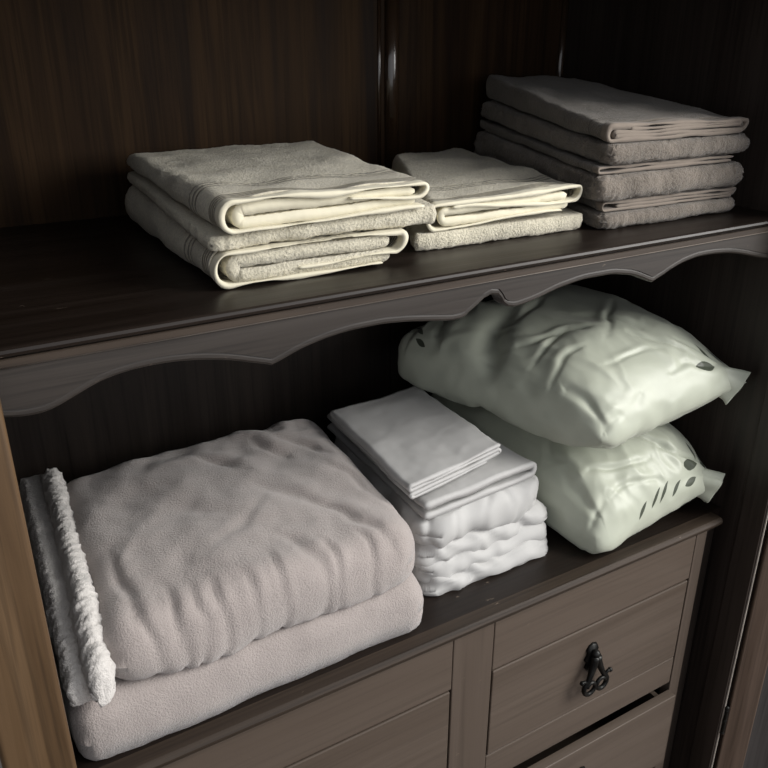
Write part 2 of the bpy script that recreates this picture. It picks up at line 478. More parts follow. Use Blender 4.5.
# top board
bm = bmesh.new(); box(bm, XL - 0.07, XR + 0.06, YE - 0.02, YB + 0.03, ZTOP, ZTOP + 0.03, 0.003); bm_obj('top_board', bm, DK, wd)

# shelf with moulded nosing
bm = bmesh.new()
extrude_profile(bm, [(YB - 0.001, ZS), (YF + 0.004, ZS), (YF + 0.001, ZS - 0.0012), (YF, ZS - 0.004), (YF + 0.001, ZS - 0.0068), (YF + 0.004, ZS - 0.0078), (YF + 0.0085, ZS - 0.0085), (YF + 0.0085, ZS - 0.0098), (YB - 0.001, ZS - 0.0098)], XL + 0.001, XR - 0.0045)
shelf = bm_obj('shelf', bm, DKX, wd)
bm = bmesh.new()
extrude_profile(bm, [(YF + 0.030, ZS - 0.0100), (YF + 0.0055, ZS - 0.0100), (YF + 0.0042, ZS - 0.0112), (YF + 0.0042, ZS - 0.0172), (YF + 0.030, ZS - 0.0172)], XL + 0.001, XR - 0.0045)
bm_obj('edge_band', bm, BAND, wd)

# scalloped apron below the shelf: lower outline in (x, z)
def arc(x0, z0, x1, z1, peak, n=22, skew=0.5):
    out = []
    for k in range(n + 1):
        t = k / n
        base = z0 + (z1 - z0) * t
        tt = t ** (math.log(0.5) / math.log(skew))
        out.append((x0 + (x1 - x0) * t, base + peak * (4 * tt * (1 - tt)) ** 0.75))
    return out
ctrl = [(0.037, 1.1985), (0.0444, 1.1962), (0.0589, 1.1944), (0.0700, 1.1942), (0.0775, 1.1955), (0.0985, 1.2040), (0.1218, 1.2140), (0.1448, 1.2183), (0.168, 1.2197), (0.1917, 1.2190), (0.216, 1.2160), (0.2409, 1.2110), (0.2665, 1.2035), (0.2833, 1.1973), (0.2905, 1.1950),
        (0.2987, 1.1972), (0.3217, 1.2058), (0.3507, 1.2122), (0.3805, 1.2158), (0.4225, 1.2162), (0.4561, 1.2130), (0.4883, 1.2080), (0.5133, 1.2038), (0.5270, 1.2030), (0.5390, 1.2075), (0.5500, 1.2170), (0.5590, 1.2255), (0.5690, 1.2290), (0.5790, 1.2270), (0.5845, 1.2205), (0.5885, 1.2120), (0.5950, 1.2060),
        (0.6040, 1.2042), (0.6349, 1.2085), (0.6738, 1.2181), (0.7147, 1.2236), (0.7668, 1.2233), (0.8041, 1.2166), (0.8340, 1.2048), (0.8430, 1.2010), (0.8535, 1.2047), (0.8642, 1.2094), (0.8956, 1.2197), (0.9269, 1.2246), (0.9623, 1.2243), (0.9996, 1.2209), (1.030, 1.2148), (1.062, 1.2065), (1.085, 1.2010), (1.105, 1.1990), (XR - 0.0045, 1.1990)]
lower = []
for (xa, za), (xb, zb_) in zip(ctrl, ctrl[1:]):
    m_ = max(1, int((xb - xa) / 0.006))
    lower += [(xa + (xb - xa) * k / m_, za + (zb_ - za) * k / m_) for k in range(m_)]
lower.append(ctrl[-1])
for _ in range(2):      # soften the polyline, keep the cusps
    cusp = {0, len(lower) - 1} | {k for k, (x, z) in enumerate(lower) if min(abs(x - c) for c in (0.2905, 0.843)) < 0.004}
    lower = [p if k in cusp else (p[0], 0.25 * lower[k - 1][1] + 0.5 * p[1] + 0.25 * lower[k + 1][1]) for k, p in enumerate(lower)]
def ribbed_apron():
    bm = bmesh.new()
    ztop = ZS - 0.0185
    y0, y1 = YF + 0.006, YF + 0.026
    n = len(lower)
    ft = [bm.verts.new((x, y0, ztop)) for x, z in lower]
    # moulded lip along the scallops: step in, small roll, then under
    nl = []
    for i, (x, z) in enumerate(lower):
        a = Vector(lower[max(i - 1, 0)]); b = Vector(lower[min(i + 1, n - 1)]); t = (b - a).normalized()
        nl.append(Vector((-t.y, t.x)))
    def row(off, y):
        out = []
        for (x, z), nn in zip(lower, nl):
            out.append(bm.verts.new((min(max(x + nn.x * off * 0.35, XL + 0.001), XR - 0.0045), y, min(z + abs(nn.y) * off, ztop - 0.001))))
        return out
    rows = [ft, row(0.0085, y0), row(0.0080, y0 + 0.0014), row(0.0060, y0 + 0.0009), row(0.0030, y0 + 0.0008), row(0.0010, y0 + 0.0018), row(0.0, y0 + 0.004), row(0.0, y1)]
    bt = [bm.verts.new((x, y1, ztop)) for x, z in lower]
    rows.append(bt)
    for r, s in zip(rows, rows[1:]):
        for i in range(n - 1): bm.faces.new((r[i], r[i + 1], s[i + 1], s[i]))
    for i in range(n - 1): bm.faces.new((bt[i], bt[i + 1], ft[i + 1], ft[i]))
    for i in (0, n - 1): bm.faces.new([r[i] for r in rows])
    return bm
apron = bm_obj('apron', ribbed_apron(), APR, wd)
# worn bead between band and apron
bm = bmesh.new()
extrude_profile(bm, [(YF + 0.0058, ZS - 0.01725), (YF + 0.0036, ZS - 0.01725), (YF + 0.0030, ZS - 0.0178), (YF + 0.0036, ZS - 0.0184), (YF + 0.0058, ZS - 0.0184)], XL + 0.001, XR - 0.0045)
bm_obj('bead', bm, WORN, wd, True)

# base ledge
XE = 1.092
bm = bmesh.new()
box(bm, XL + 0.001, XR - 0.0045, YF + 0.025, YB - 0.001, ZB - 0.018, ZB, 0.0)
bm_obj('ledge', bm, DKX, wd)
bm = bmesh.new()
extrude_profile(bm, [(YF + 0.0249, ZB), (YF + 0.004, ZB), (YF + 0.001, ZB - 0.0015), (YF - 0.001, ZB - 0.006), (YF + 0.0, ZB - 0.0105), (YF + 0.004, ZB - 0.0125), (YF + 0.0045, ZB - 0.015), (YF + 0.0065, ZB - 0.019), (YF + 0.0249, ZB - 0.019)], XL + 0.001, XE)
ln = bm_obj('ledge_moulding', bm, BAND, wd)

# drawer case front frame (rails and stiles)
YD = YF + 0.008
fr = bmesh.new()
XD0, XD1 = 0.109, 0.536      # left drawer opening
XE0, XE1 = 0.611, 1.040      # right drawer opening
ZT = 0.641                   # top of the drawer row
def rail(x0, x1, z0, z1, mat, nm, y=YD, d=0.02): 
    bm = bmesh.new(); box(bm, x0, x1, y, y + d, z0, z1, 0.0015); return bm_obj(nm, bm, mat, wd)
rail(XL + 0.003, XD1 + 0.0005, ZT + 0.001, ZB - 0.0195, DRW, 'top_rail')
rail(XE0 - 0.0005, XE1 + 0.0, ZT + 0.001, ZB - 0.0195, DRW, 'top_rail')
rail(XD1 + 0.0015, XE0 - 0.0015, 0.06, ZB - 0.0195, DRV, 'centre_stile')
rail(XE1 + 0.0015, XE1 + 0.028, 0.06, ZB - 0.0195, DRV, 'end_stile')
rail(XE1 + 0.029, XE, 0.06, ZB - 0.0195, DK, 'corner_post', YD + 0.004)
rail(XL + 0.003, XD0 - 0.0015, 0.06, ZT, DRV, 'end_stile')
ZR1, ZR0 = 0.468, 0.408
rail(XE0 - 0.0005, XE1, ZR0, ZR1 - 0.001, DRW, 'middle_rail', YD + 0.001)
rail(XD0, XD1, ZR0, ZR1 - 0.001, DRW, 'middle_rail', YD + 0.001)
rail(XL + 0.003, XE, 0.0, 0.06, DK, 'plinth')
bm = bmesh.new(); box(bm, XE - 0.02, XE - 0.001, YD + 0.025, YB - 0.002, 0.06, ZB - 0.019, 0.001); bm_obj('case_side', bm, DK, wd)
bm = bmesh.new(); box(bm, XE0 + 0.001, XE1 - 0.001, YD + 0.24, YD + 0.25, 0.1, ZB - 0.03, 0.001); bm_obj('case_back', bm, DK, wd)

def pull(parent, x, y, z, s=1.0):
    """ornate iron drop pull: leaf backplate and a bail of two scrolled loops"""
    bm = bmesh.new()
    # leaf shaped backplate
    out = [(0.0, 0.046), (0.009, 0.043), (0.014, 0.034), (0.010, 0.026), (0.015, 0.017), (0.010, 0.008), (0.013, -0.002), (0.006, -0.010), (0.0, -0.016), (-0.006, -0.010), (-0.013, -0.002), (-0.010, 0.008), (-0.016, 0.016), (-0.010, 0.026), (-0.013, 0.035), (-0.008, 0.043)]
    a = [bm.verts.new((x + u * s, y, z + w * s)) for u, w in out]
    b = [bm.verts.new((x + u * s * 0.86, y - 0.004 * s, z + w * s * 0.93 + 0.001)) for u, w in out]
    c = bm.verts.new((x, y - 0.0075 * s, z + 0.016 * s))
    for i in range(len(out)):
        j = (i + 1) % len(out)
        bm.faces.new((a[i], a[j], b[j], b[i])); bm.faces.new((b[i], b[j], c))
    bm.faces.new(a[::-1])
    # knuckle
    bmesh.ops.create_uvsphere(bm, u_segments=12, v_segments=8, radius=0.0075 * s, matrix=Matrix.Translation((x, y - 0.010 * s, z + 0.030 * s)))
    bmesh.ops.create_uvsphere(bm, u_segments=12, v_segments=8, radius=0.0062 * s, matrix=Matrix.Translation((x - 0.001, y - 0.011 * s, z + 0.012 * s)))
    for sg in (-1, 1):
        pts, rad = [], []
        # stem from the knuckle
        for t in np.linspace(0, 1, 8):
            pts.append((x + sg * s * (0.002 + 0.015 * t ** 1.4), y - (0.012 + 0.005 * t) * s, z + s * (0.026 - 0.040 * t))); rad.append(s * (0.0074 - 0.0030 * t))
        cx, cz = sg * 0.0135, -0.0285
        a0 = math.radians(62 if sg > 0 else 118)
        for t in np.linspace(0.06, 1, 26):
            ang = a0 - sg * t * math.radians(400)
            r0 = 0.0120 * (1 - 0.45 * max(0, t - 0.55) / 0.45)
            pts.append((x + s * (cx + r0 * math.cos(ang)), y - (0.017 + 0.002 * t) * s, z + s * (cz + r0 * 1.12 * math.sin(ang)))); rad.append(s * (0.0043 - 0.0011 * t))
        tube(bm, pts, rad, 8)
        # outward flick with a bead
        fl = [(x + s * sg * (0.020 + 0.011 * t), y - 0.017 * s, z + s * (-0.017 + 0.013 * t - 0.008 * t * t)) for t in np.linspace(0, 1, 7)]
        tube(bm, fl, [0.0028 * s] * 7, 7)
        bmesh.ops.create_uvsphere(bm, u_segments=10, v_segments=7, radius=0.0042 * s, matrix=Matrix.Translation(fl[-1]))
    return bm_obj('drawer_pull', bm, IRON, parent, True)

def drawer(x0, x1, z0, z1, yf, px=None, pz=None, box_in=True):
    bm = bmesh.new(); box(bm, x0 + 0.0016, x1 - 0.0016, yf, yf + 0.018, z0 + 0.0016, z1 - 0.0030, 0.0015)
    if box_in:
        t = 0.01; ye = yf + 0.23
        box(bm, x0 + 0.012, x0 + 0.012 + t, yf + 0.0185, ye, z0 + 0.006, z1 - 0.02, 0.0)
        box(bm, x1 - 0.012 - t, x1 - 0.012, yf + 0.0185, ye, z0 + 0.006, z1 - 0.02, 0.0)
        box(bm, x0 + 0.0225, x1 - 0.0225, yf + 0.0185, ye, z0 + 0.006, z0 + 0.014, 0.0)
    d = bm_obj('drawer', bm, DRW, wd)
    if px is not None: pull(d, px, yf - 0.0002, pz, 1.0)
    return d
drawer(XE0, XE1, ZR1, ZT, YD, 0.818, 0.556)
drawer(XD0, XD1, ZR1, ZT, YD, 0.322, 0.553)
dlow = drawer(XE0, XE1, 0.225, ZR0 - 0.012, YD - 0.018, 0.808, 0.302)
drawer(XD0, XD1, 0.225, ZR0, YD, 0.322, 0.305)

# right door, swung wide open
door_ang = math.radians(52)
dx, dy = math.sin(door_ang), -math.cos(door_ang)
def door_box(bm, a0, a1, t0, t1, z0, z1, bev=0.002):
    """a along the door from the hinge, t through its thickness (away from the camera side)"""
    b2 = bmesh.new(); box(b2, a0, a1, t0, t1, z0, z1, bev)
    nx_, ny_ = -dy, dx
    for v in b2.verts:
        a, t, z = v.co
        v.co = (XR + 0.004 + dx * a + nx_ * t, YE - 0.006 + dy * a + ny_ * t, z)
    me = bpy.data.meshes.new('tmp'); b2.to_mesh(me); b2.free(); bm.from_mesh(me); bpy.data.meshes.remove(me)
bm = bmesh.new()
door_box(bm, 0.004, 0.052, 0.0, 0.022, 0.03, ZTOP - 0.02)
door_box(bm, 0.445, 0.505, 0.0, 0.022, 0.03, ZTOP - 0.02)
door_box(bm, 0.0525, 0.4445, 0.0, 0.022, 0.03, 0.12)
door_box(bm, 0.0525, 0.4445, 0.0, 0.022, ZTOP - 0.11, ZTOP - 0.02)
door = bm_obj('door', bm, DOR, wd)
bm = bmesh.new(); door_box(bm, 0.0525, 0.4445, 0.008, 0.016, 0.12, ZTOP - 0.11, 0.0); bm_obj('door_panel', bm, PANEL, door)
# pale strip painted as the glint on the right panel's lit edge; hinge
bm = bmesh.new(); box(bm, XR + 0.0002, XR + 0.0026, YE - 0.003, YE - 0.0002, 0.03, ZTOP, 0.0006); bm_obj('edge_glint', bm, EDGE, wd)
bm = bmesh.new()
tube(bm, [(XR + 0.004, YE - 0.005, 0.30 + 0.01 * k) for k in range(7)], 0.004, 10)
for k in (0, 3, 6):
    bmesh.ops.create_uvsphere(bm, u_segments=10, v_segments=6, radius=0.0048, matrix=Matrix.Translation((XR + 0.004, YE - 0.005, 0.30 + 0.01 * k)))
bm_obj('hinge', bm, IRON, wd, True)
keep(wd)

# ------------------------------------------------------------------ towels
def fuzz(amp=0.0011, sc=0.0055, low=0.0025, lsc=0.045, seed=0, front=None):
    def f(V, X, Y, N):
        k = 1.0 if front is None else np.clip((Y - front) / 0.03, 0.12, 1)
        return amp * k * (noise(V, sc, seed) + 0.6 * noise(V, sc * 0.5, seed + 3)) + low * noise(V, lsc, seed + 9)
    return f

def towel(label, group, mats, hem, terry_lo, loc):
    """hem: dict(layers, th, corners, zbase, zscale); terry_lo: list of soft_slab dicts"""
    T, P, H = mats
    t = thing('folded_towel', label, 'towel', loc, group)
    D = np.linalg.norm(np.array(hem['corners'][2][:2]) - np.array(hem['corners'][0][:2]))
    kw = {k: hem[k] for k in ('layers', 'th', 'corners', 'zbase')}
    kw['lo'] = hem.get('lo'); kw['hi'] = hem.get('hi')
    zs = hem.get('zscale')
    ye = 0.016 / D
    ribbon('body', T, t, zscale=zs, y0=ye, y1=1.0, step=0.003, disp=fuzz(0.0008, 0.0046, 0.0030, 0.060, hem['seed'], 0.2), wav=hem.get('wav', 0.002), seed=hem['seed'], **kw)
    h = ribbon('hem', H, t, zscale=zs, y0=0.0, y1=ye * 0.97, step=0.003, disp=lambda V, X, Y, N: 0.0002 + 0.0004 * noise(V, 0.012, 5) + 0.0028 * noise(V, 0.055, hem['seed'] + 9), wav=hem.get('wav', 0.002), seed=hem['seed'], **kw)
    h['label'] = 'smooth woven hem edge'
    if 'inner' in hem:
        k2 = dict(kw); k2['layers'], k2['th'] = hem['inner']
        ribbon('inner_fold', hem.get('inner_mat', P), t, zscale=zs, y0=hem.get('rec', 0.007) / D, y1=0.6, step=0.004, disp=fuzz(0.0008, 0.004, 0.001, 0.03, hem['seed'] + 2), wav=0.002, seed=hem['seed'] + 70, **k2)
    for s in terry_lo:
        soft_slab('terry_fold', P, t, **s)
    keep(t)
    return t

CM = (CREAM_T, CREAM_P, CREAM_H); TM = (TAUPE_T, TAUPE_P, TAUPE_H)
def L(*a): return list(a)

# first cream stack: lower towel
I_A = lambda x, y: 1.3015 + 0.020 * np.clip((y - 0.77) / 0.37, 0, 1)      # where the upper towel rests on the lower one
I_B = lambda x, y: 1.3175 + 0.018 * np.clip((y - 0.77) / 0.37, 0, 1) + 0.006 * (x - 0.27) / 0.26
towel('cream towel at the bottom of the taller cream stack, hem rolled at both ends', 'folded towels on the upper shelf', CM,
      dict(layers=L((0.190, 0.008, 0.0030, 0.0025), (0.008, 0.212, 0.0375, 0.0375), (0.205, 0.085, 0.0140, 0.0110)), th=0.0034,
           inner=(L((0.200, 0.0195, 0.0112, 0.0112), (0.0195, 0.200, 0.0270, 0.0272)), 0.0146), rec=0.004,
           corners=[(0.268, 0.768), (0.482, 0.766), (0.274, 1.13), (0.520, 1.14)], zbase=lambda x, y: ZS + 0.0012 + 0 * x, zscale=lambda x, y: 0.99 + 0.46 * np.clip(y, 0, 1) ** 1.3, seed=21, wav=0.0030, lo=ZS, hi=I_A),
      [], (0.38, 0.95, ZS))
# first cream stack: upper towel (hem layers over a terry fold)
towel('cream towel with woven border lines, on top of the taller cream stack', 'folded towels on the upper shelf', CM,
      dict(layers=L((0.236, 0.008, 0.0020, 0.0025), (0.008, 0.234, 0.0340, 0.0340), (0.228, 0.14, 0.0150, 0.0240)), th=0.0034,
           inner=(L((0.226, 0.0185, 0.0102, 0.0102), (0.0185, 0.226, 0.0240, 0.0236)), 0.0126), rec=0.006, inner_mat=CREAM_H,
           corners=[(0.276, 0.764), (0.514, 0.766), (0.284, 1.15), (0.552, 1.135)], zbase=lambda x, y: 1.3175 + 0.008 * x + 0.019 * np.clip(y, 0, 1),
           zscale=lambda x, y: (1.0 - 0.27 * np.clip(x, 0, 1)) * (1 - 0.40 * np.clip(y, 0, 1)), seed=5, wav=0.0036, lo=I_B),
      [dict(corners=[(0.257, 0.772), (0.536, 0.770), (0.272, 1.14), (0.560, 1.13)], z0=lambda x, y: 1.299 + 0.004 * np.sin(x * 3.0) + 0.020 * y, z1=lambda x, y: 1.3205 + 0.0065 * x + 0.018 * y, r=0.011, step=0.003, disp=fuzz(0.0020, 0.0045, 0.0026, 0.03, 31), lo=I_A, hi=I_B)],
      (0.40, 0.95, 1.30))
# second cream pile: one towel
I_C = lambda x, y: ZS + 0.0225 + 0 * x
towel('cream towel lying by itself between the taller cream stack and the taupe towels', 'folded towels on the upper shelf', CM,
      dict(layers=L((0.205, 0.008, 0.0080, 0.0022), (0.008, 0.230, 0.0330, 0.0340), (0.224, 0.030, 0.0175, 0.0260)), th=0.0034,
           inner=(L((0.215, 0.021, 0.0130, 0.0095), (0.020, 0.212, 0.0230, 0.0252)), 0.0100), rec=0.004, inner_mat=CREAM_H,
           corners=[(0.546, 0.800), (0.784, 0.792), (0.712, 1.155), (0.848, 1.150)], zbase=lambda x, y: ZS + 0.0230 + 0.0 * x,
           zscale=lambda x, y: 0.98 + 0.05 * x + 0.20 * y, seed=8, wav=0.0036, lo=I_C),
      [dict(corners=[(0.519, 0.799), (0.794, 0.792), (0.70, 1.15), (0.850, 1.15)], z0=lambda x, y: ZS - 0.001 + 0 * x, z1=lambda x, y: ZS + 0.0255 + 0 * x, r=0.011, step=0.003, disp=fuzz(0.0020, 0.0045, 0.0020, 0.03, 35), lo=ZS, hi=I_C)],
      (0.68, 0.97, ZS))

# taupe stack: three towels, the backs piled higher than the fronts
def leaves_of_cloth(f, base, top, n):
    """grooves between the folded layers, seen on the left side of a towel"""
    def g(V, X, Y, N):
        d = f(V, X, Y, N)
        a = base(V[:, 0], V[:, 1]); b = top(V[:, 0], V[:, 1]); t = (V[:, 2] - a) / (b - a) + 0.10 * noise(V * np.array([1, 1, 0]), 0.09, n)
        side = np.clip(1 - X / 0.10, 0, 1) * np.clip(Y / 0.06, 0, 1)
        for k in range(1, n): d = d - 0.0065 * side * np.exp(-((t - k / n) / 0.07) ** 2)
        return d
    return g
def rise(back): return lambda x, y: back * np.clip((y - 0.775) / 0.385, 0, 1) ** 1.2
def taupe(label, xl, xr, zb, ztop, hem_layers, hz, seed, back, back_top, bx):
    cs = [(xl, 0.779), (xr, 0.772), (bx, 1.165), (1.10, 1.16)]
    base = lambda x, y: ZS + zb + rise(back)(x, y)
    roof = None if ztop is None else (lambda x, y: ZS + ztop + rise(back_top)(x, y))
    hb = lambda x, y: ZS + zb + hz + rise(0.5 * (back + back_top))(x, y)     # hem layers lie on the terry fold
    yy = lambda y: 0.775 + 0.385 * y
    towel(label, 'folded towels on the upper shelf', TM,
          dict(layers=hem_layers, th=0.0036, corners=cs, zbase=lambda x, y: hb(x, yy(y)) + 0.0006, zscale=lambda x, y: 1 + 0.55 * y, seed=seed, wav=0.0022, lo=hb, hi=roof),
          [dict(corners=[(xl - 0.005, 0.768), (xr + 0.012, 0.762), (bx - 0.014, 1.17), (1.108, 1.165)], z0=lambda x, y: base(x, yy(y)) + 0.0004, z1=lambda x, y: hb(x, yy(y)) + 0.0005, r=0.020, step=0.003,
                disp=leaves_of_cloth(fuzz(0.0024, 0.0048, 0.0036, 0.045, seed + 40), base, hb, 3 if hz > 0.03 else 2), lo=base, hi=hb)], (0.95, 0.97, ZS + zb))
taupe('taupe towel at the bottom of the taupe stack in the right corner', 0.804, 1.066, 0.0, 0.0375, L((0.262, 0.010, 0.002, 0.002), (0.010, 0.268, 0.0125, 0.0115), (0.262, 0.03, 0.0065, 0.0070)), 0.0225, 61, 0.0, 0.012, 0.900)
taupe('taupe towel in the middle of the taupe stack, with a thick terry fold', 0.792, 1.070, 0.0375, 0.0845, L((0.262, 0.006, 0.0022, 0.0022), (0.006, 0.266, 0.0085, 0.0080)), 0.0360, 62, 0.012, 0.030, 0.890)
taupe('taupe towel on top of the taupe stack, folded hem layers facing out', 0.806, 1.078, 0.0845, None, L((0.262, 0.008, 0.0025, 0.0025), (0.008, 0.268, 0.0215, 0.0185), (0.262, 0.014, 0.0070, 0.0072), (0.014, 0.258, 0.0125, 0.0120), (0.25, 0.04, 0.0165, 0.0168)), 0.0285, 63, 0.030, 0.033, 0.903)

# ------------------------------------------------------------------ fleece blanket
bl = thing('folded_blanket', 'taupe fleece blanket with white sherpa edge, folded on the lower left', 'blanket', (0.30, 0.94, ZB))
def warped(V, amp, sc, seed):
    return V + amp * np.column_stack([noise(V, sc, seed), noise(V, sc, seed + 1), noise(V, sc, seed + 2)])
BL_CR = [(0.115, 0.34, 0.107, 0.08, 0.020, 0.011), (0.107, 0.09, 0.160, 0.004, 0.018, 0.010), (0.600, 0.17, 0.673, 0.0, 0.018, 0.008), (0.775, 0.28, 0.893, 0.047, 0.022, 0.009), (0.325, 0.10, 0.345, 0.0, 0.014, 0.009), (0.205, 0.13, 0.225, 0.0, 0.014, 0.010),
         (0.625, 0.52, 0.775, 0.276, 0.030, 0.007), (0.48, 0.83, 0.600, 0.62, 0.024, 0.010), (0.70, 0.84, 0.764, 0.675, 0.020, 0.011), (0.797, 0.80, 0.918, 0.612, 0.022, 0.009), (0.69, 0.09, 0.708, 0.0, 0.014, 0.008), (0.817, 0.10, 0.827, 0.0, 0.014, 0.008), (0.265, 0.10, 0.28, 0.0, 0.012, 0.008),
         (0.43, 0.08, 0.44, 0.0, 0.013, 0.007), (0.52, 0.10, 0.53, 0.0, 0.013, 0.007), (0.30, 0.55, 0.46, 0.42, 0.03, 0.006), (0.60, 0.40, 0.40, 0.22, 0.03, 0.005), (0.90, 0.50, 0.97, 0.25, 0.02, 0.008)]
def bl_disp(seed):
    def f(V, X, Y, N):
        d = 0.0065 * noise(V, 0.12, seed) + 0.0022 * fbm(V, 0.05, 2, seed + 4)
        w1 = warped(V, 0.018, 0.06, seed + 20)
        # gathers running back from the front rim
        fr = np.clip(1 - Y / 0.34, 0, 1) ** 0.8 * np.clip(Y / 0.05 + 0.25, 0, 1)
        d += 0.0034 * fr * ridge(w1 * np.array([1, 0.28, 0.4]), 0.052, seed + 8) * np.clip(noise(V, 0.13, seed + 2) * 1.6 + 0.6, 0, 1)
        # slanting creases in the middle
        w2 = w1 @ np.array([[0.75, 0.35, 0], [-0.55, 0.75, 0], [0, 0, 0.4]])
        d += 0.0055 * ridge(w2 * np.array([1, 0.45, 1]), 0.075, seed + 15) * np.clip(noise(V, 0.16, seed + 16) + 0.25, 0, 1)
        # rumples along the back rim
        bk = np.clip((Y - 0.66) / 0.2, 0, 1)
        d += 0.0075 * bk * ridge(w1, 0.058, seed + 12) * np.clip(X * 1.6, 0, 1)
        d += 0.0005 * noise(V, 0.0055, seed + 6)
        d += 0.50 * creases(X, Y, 0.43, 0.41, BL_CR, V, seed)
        return d
    return f
I_F = lambda x, y: 0.8365 - 0.014 * np.sin(np.pi * np.clip((x - 0.06) / 0.46, 0, 1))
soft_slab('lower_fold', FLEECE, bl, [(0.042, 0.727), (0.510, 0.731), (0.050, 1.155), (0.549, 1.15)], lambda x, y: ZB - 0.028 + 0 * x, lambda x, y: 0.838 - 0.014 * np.sin(np.pi * x) + 0 * y, 0.033, 0.005,
          lambda V, X, Y, N: 0.0045 * noise(V, 0.10, 3) + 0.0022 * noise(V, 0.035, 7) + 0.0004 * noise(V, 0.006, 2), lo=ZB, hi=I_F)
soft_slab('upper_fold', FLEECE, bl, [(0.084, 0.729), (0.499, 0.737), (0.106, 1.14), (0.537, 1.135)], lambda x, y: 0.824 - 0.014 * np.sin(np.pi * x) + 0 * y, lambda x, y: 0.909 + 0.006 * np.sin(np.pi * np.clip(x, 0, 1)) + 0.008 * np.sin(np.pi * y), 0.044, 0.0042, bl_disp(11), lo=I_F)
def sherpa_disp(V, X, Y, N):
    a = noise(V, 0.0075, 51); b = noise(V, 0.0042, 52); c = noise(V, 0.0028, 54)
    return 0.0042 * np.abs(a) + 0.0030 * b + 0.0016 * c + 0.002 * noise(V, 0.022, 53)
s = soft_slab('sherpa_edge', SHERPA, bl, [(0.066, 0.717), (0.094, 0.719), (0.096, 1.15), (0.124, 1.15)], lambda x, y: 0.826 + 0.052 * np.clip(y / 0.16, 0, 1) ** 0.6, lambda x, y: 0.866 + 0.054 * np.clip(y / 0.2, 0, 1) ** 0.55, 0.014, 0.0024, sherpa_disp, n_exp=2.0, lo=I_F)
s['label'] = 'fluffy white sherpa edge'
s = soft_slab('sherpa_lining', SHERPA, bl, [(0.046, 0.733), (0.088, 0.738), (0.064, 1.17), (0.11, 1.17)], lambda x, y: 0.828 + 0.01 * np.clip(y / 0.2, 0, 1), lambda x, y: 0.854 + 0.050 * np.clip(y / 0.25, 0, 1) ** 0.6, 0.012, 0.0026,
              lambda V, X, Y, N: (0.0012 + 0.0042 * (1 - np.clip(X / 0.35, 0, 1))) * (np.abs(noise(V, 0.0085, 61)) + 0.8 * noise(V, 0.0046, 62) + 0.4 * noise(V, 0.003, 63)), lo=I_F)
s['label'] = 'flat white sherpa lining'
keep(bl)

# ------------------------------------------------------------------ sheets
# crumpled fitted sheet at the bottom
fs = thing('fitted_sheet', 'crumpled white fitted sheet at the bottom of the sheet pile', 'sheet', (0.65, 0.93, ZB))
I_S = lambda x, y: ZB + 0.1275 + 0.004 * (x - 0.54) / 0.2
def crumple(seed, a=1.0):
    def f(V, X, Y, N):
        q = V @ np.array([[0.8, 0.3, 0], [-0.3, 0.9, 0], [0, 0, 1.0]])
        q = q * np.array([0.55, 1.0, 1.6])
        q = q + 0.02 * np.column_stack([noise(V, 0.06, seed + 30), noise(V, 0.06, seed + 31), noise(V, 0.06, seed + 32)])
        return a * (0.0065 * ridge(q, 0.042, seed) + 0.004 * ridge(q, 0.024, seed + 5) + 0.0012 * noise(V, 0.012, seed + 8))
    return f
def layered(seed):
    def f(V, X, Y, N):
        q = warped(V, 0.02, 0.07, seed + 30)
        z = (q[:, 2] - ZB) + 0.10 * (q[:, 0] - 0.65) * noise(V * np.array([1, 1, 0]), 0.15, seed + 40)
        q2 = np.column_stack([q[:, 0] * 0.16, q[:, 1] * 0.3, z * 1.6])
        q3 = q @ np.array([[0.6, 0.3, 0.2], [-0.4, 0.5, 0], [0.2, 0, 0.9]])
        q4 = q @ np.array([[0.35, 0.2, 0.9], [0, 0.4, 0], [-0.5, 0, 1.3]])
        return 0.0052 * ridge(q2, 0.021, seed) + 0.0056 * ridge(q4, 0.040, seed + 5) + 0.0026 * ridge(q3, 0.024, seed + 8)
    return f
def puffy(seed):
    def f(V, X, Y, N):
        q = warped(V, 0.02, 0.06, seed + 30) @ np.array([[0.75, 0.4, 0], [-0.5, 0.6, 0], [0, 0, 0.7]])
        side = np.clip(1.2 - np.minimum(np.minimum(X, 1 - X), Y) / 0.16, 0, 1)
        return 0.004 * noise(V, 0.07, seed) + 0.0062 * side * ridge(q, 0.050, seed + 3) + 0.40 * creases(X, Y, 0.25, 0.33, [(0.17, 0.14, 0.05, 0.0, 0.016, 0.009), (0.33, 0.2, 0.24, 0.0, 0.016, 0.008), (0.50, 0.24, 0.72, 0.01, 0.016, 0.009), (0.78, 0.22, 0.97, 0.03, 0.014, 0.009), (0.62, 0.1, 0.45, 0.0, 0.012, 0.006)], V, seed) + 0.0016 * ridge(q, 0.028, seed + 6)
    return f
def lay(f0, f1, seed, amp=0.011):      # wandering heights of a fold
    return (lambda x, y: ZB + f0[0] + (f0[1] - f0[0]) * x + amp * noise(np.column_stack([x, y * 0.4, 0 * x]), 0.3, seed), lambda x, y: ZB + f1[0] + (f1[1] - f1[0]) * x + amp * noise(np.column_stack([x, y * 0.4, 0 * x]), 0.3, seed + 1))
za, zb2 = lay((-0.012, -0.012), (0.036, 0.022), 301)
soft_slab('bottom_fold', SHEETM, fs, [(0.538, 0.776), (0.780, 0.782), (0.566, 1.12), (0.720, 1.12)], za, zb2, 0.020, 0.003, layered(74), lo=ZB, hi=ZB + 0.128, n_exp=1.7)
za, zb2 = lay((0.022, 0.012), (0.062, 0.042), 311)
soft_slab('middle_fold', SHEETM, fs, [(0.534, 0.782), (0.786, 0.790), (0.566, 1.12), (0.720, 1.12)], za, zb2, 0.020, 0.003, layered(84), lo=ZB, hi=ZB + 0.128, n_exp=1.7)
za, zb2 = lay((0.050, 0.030), (0.090, 0.068), 321)
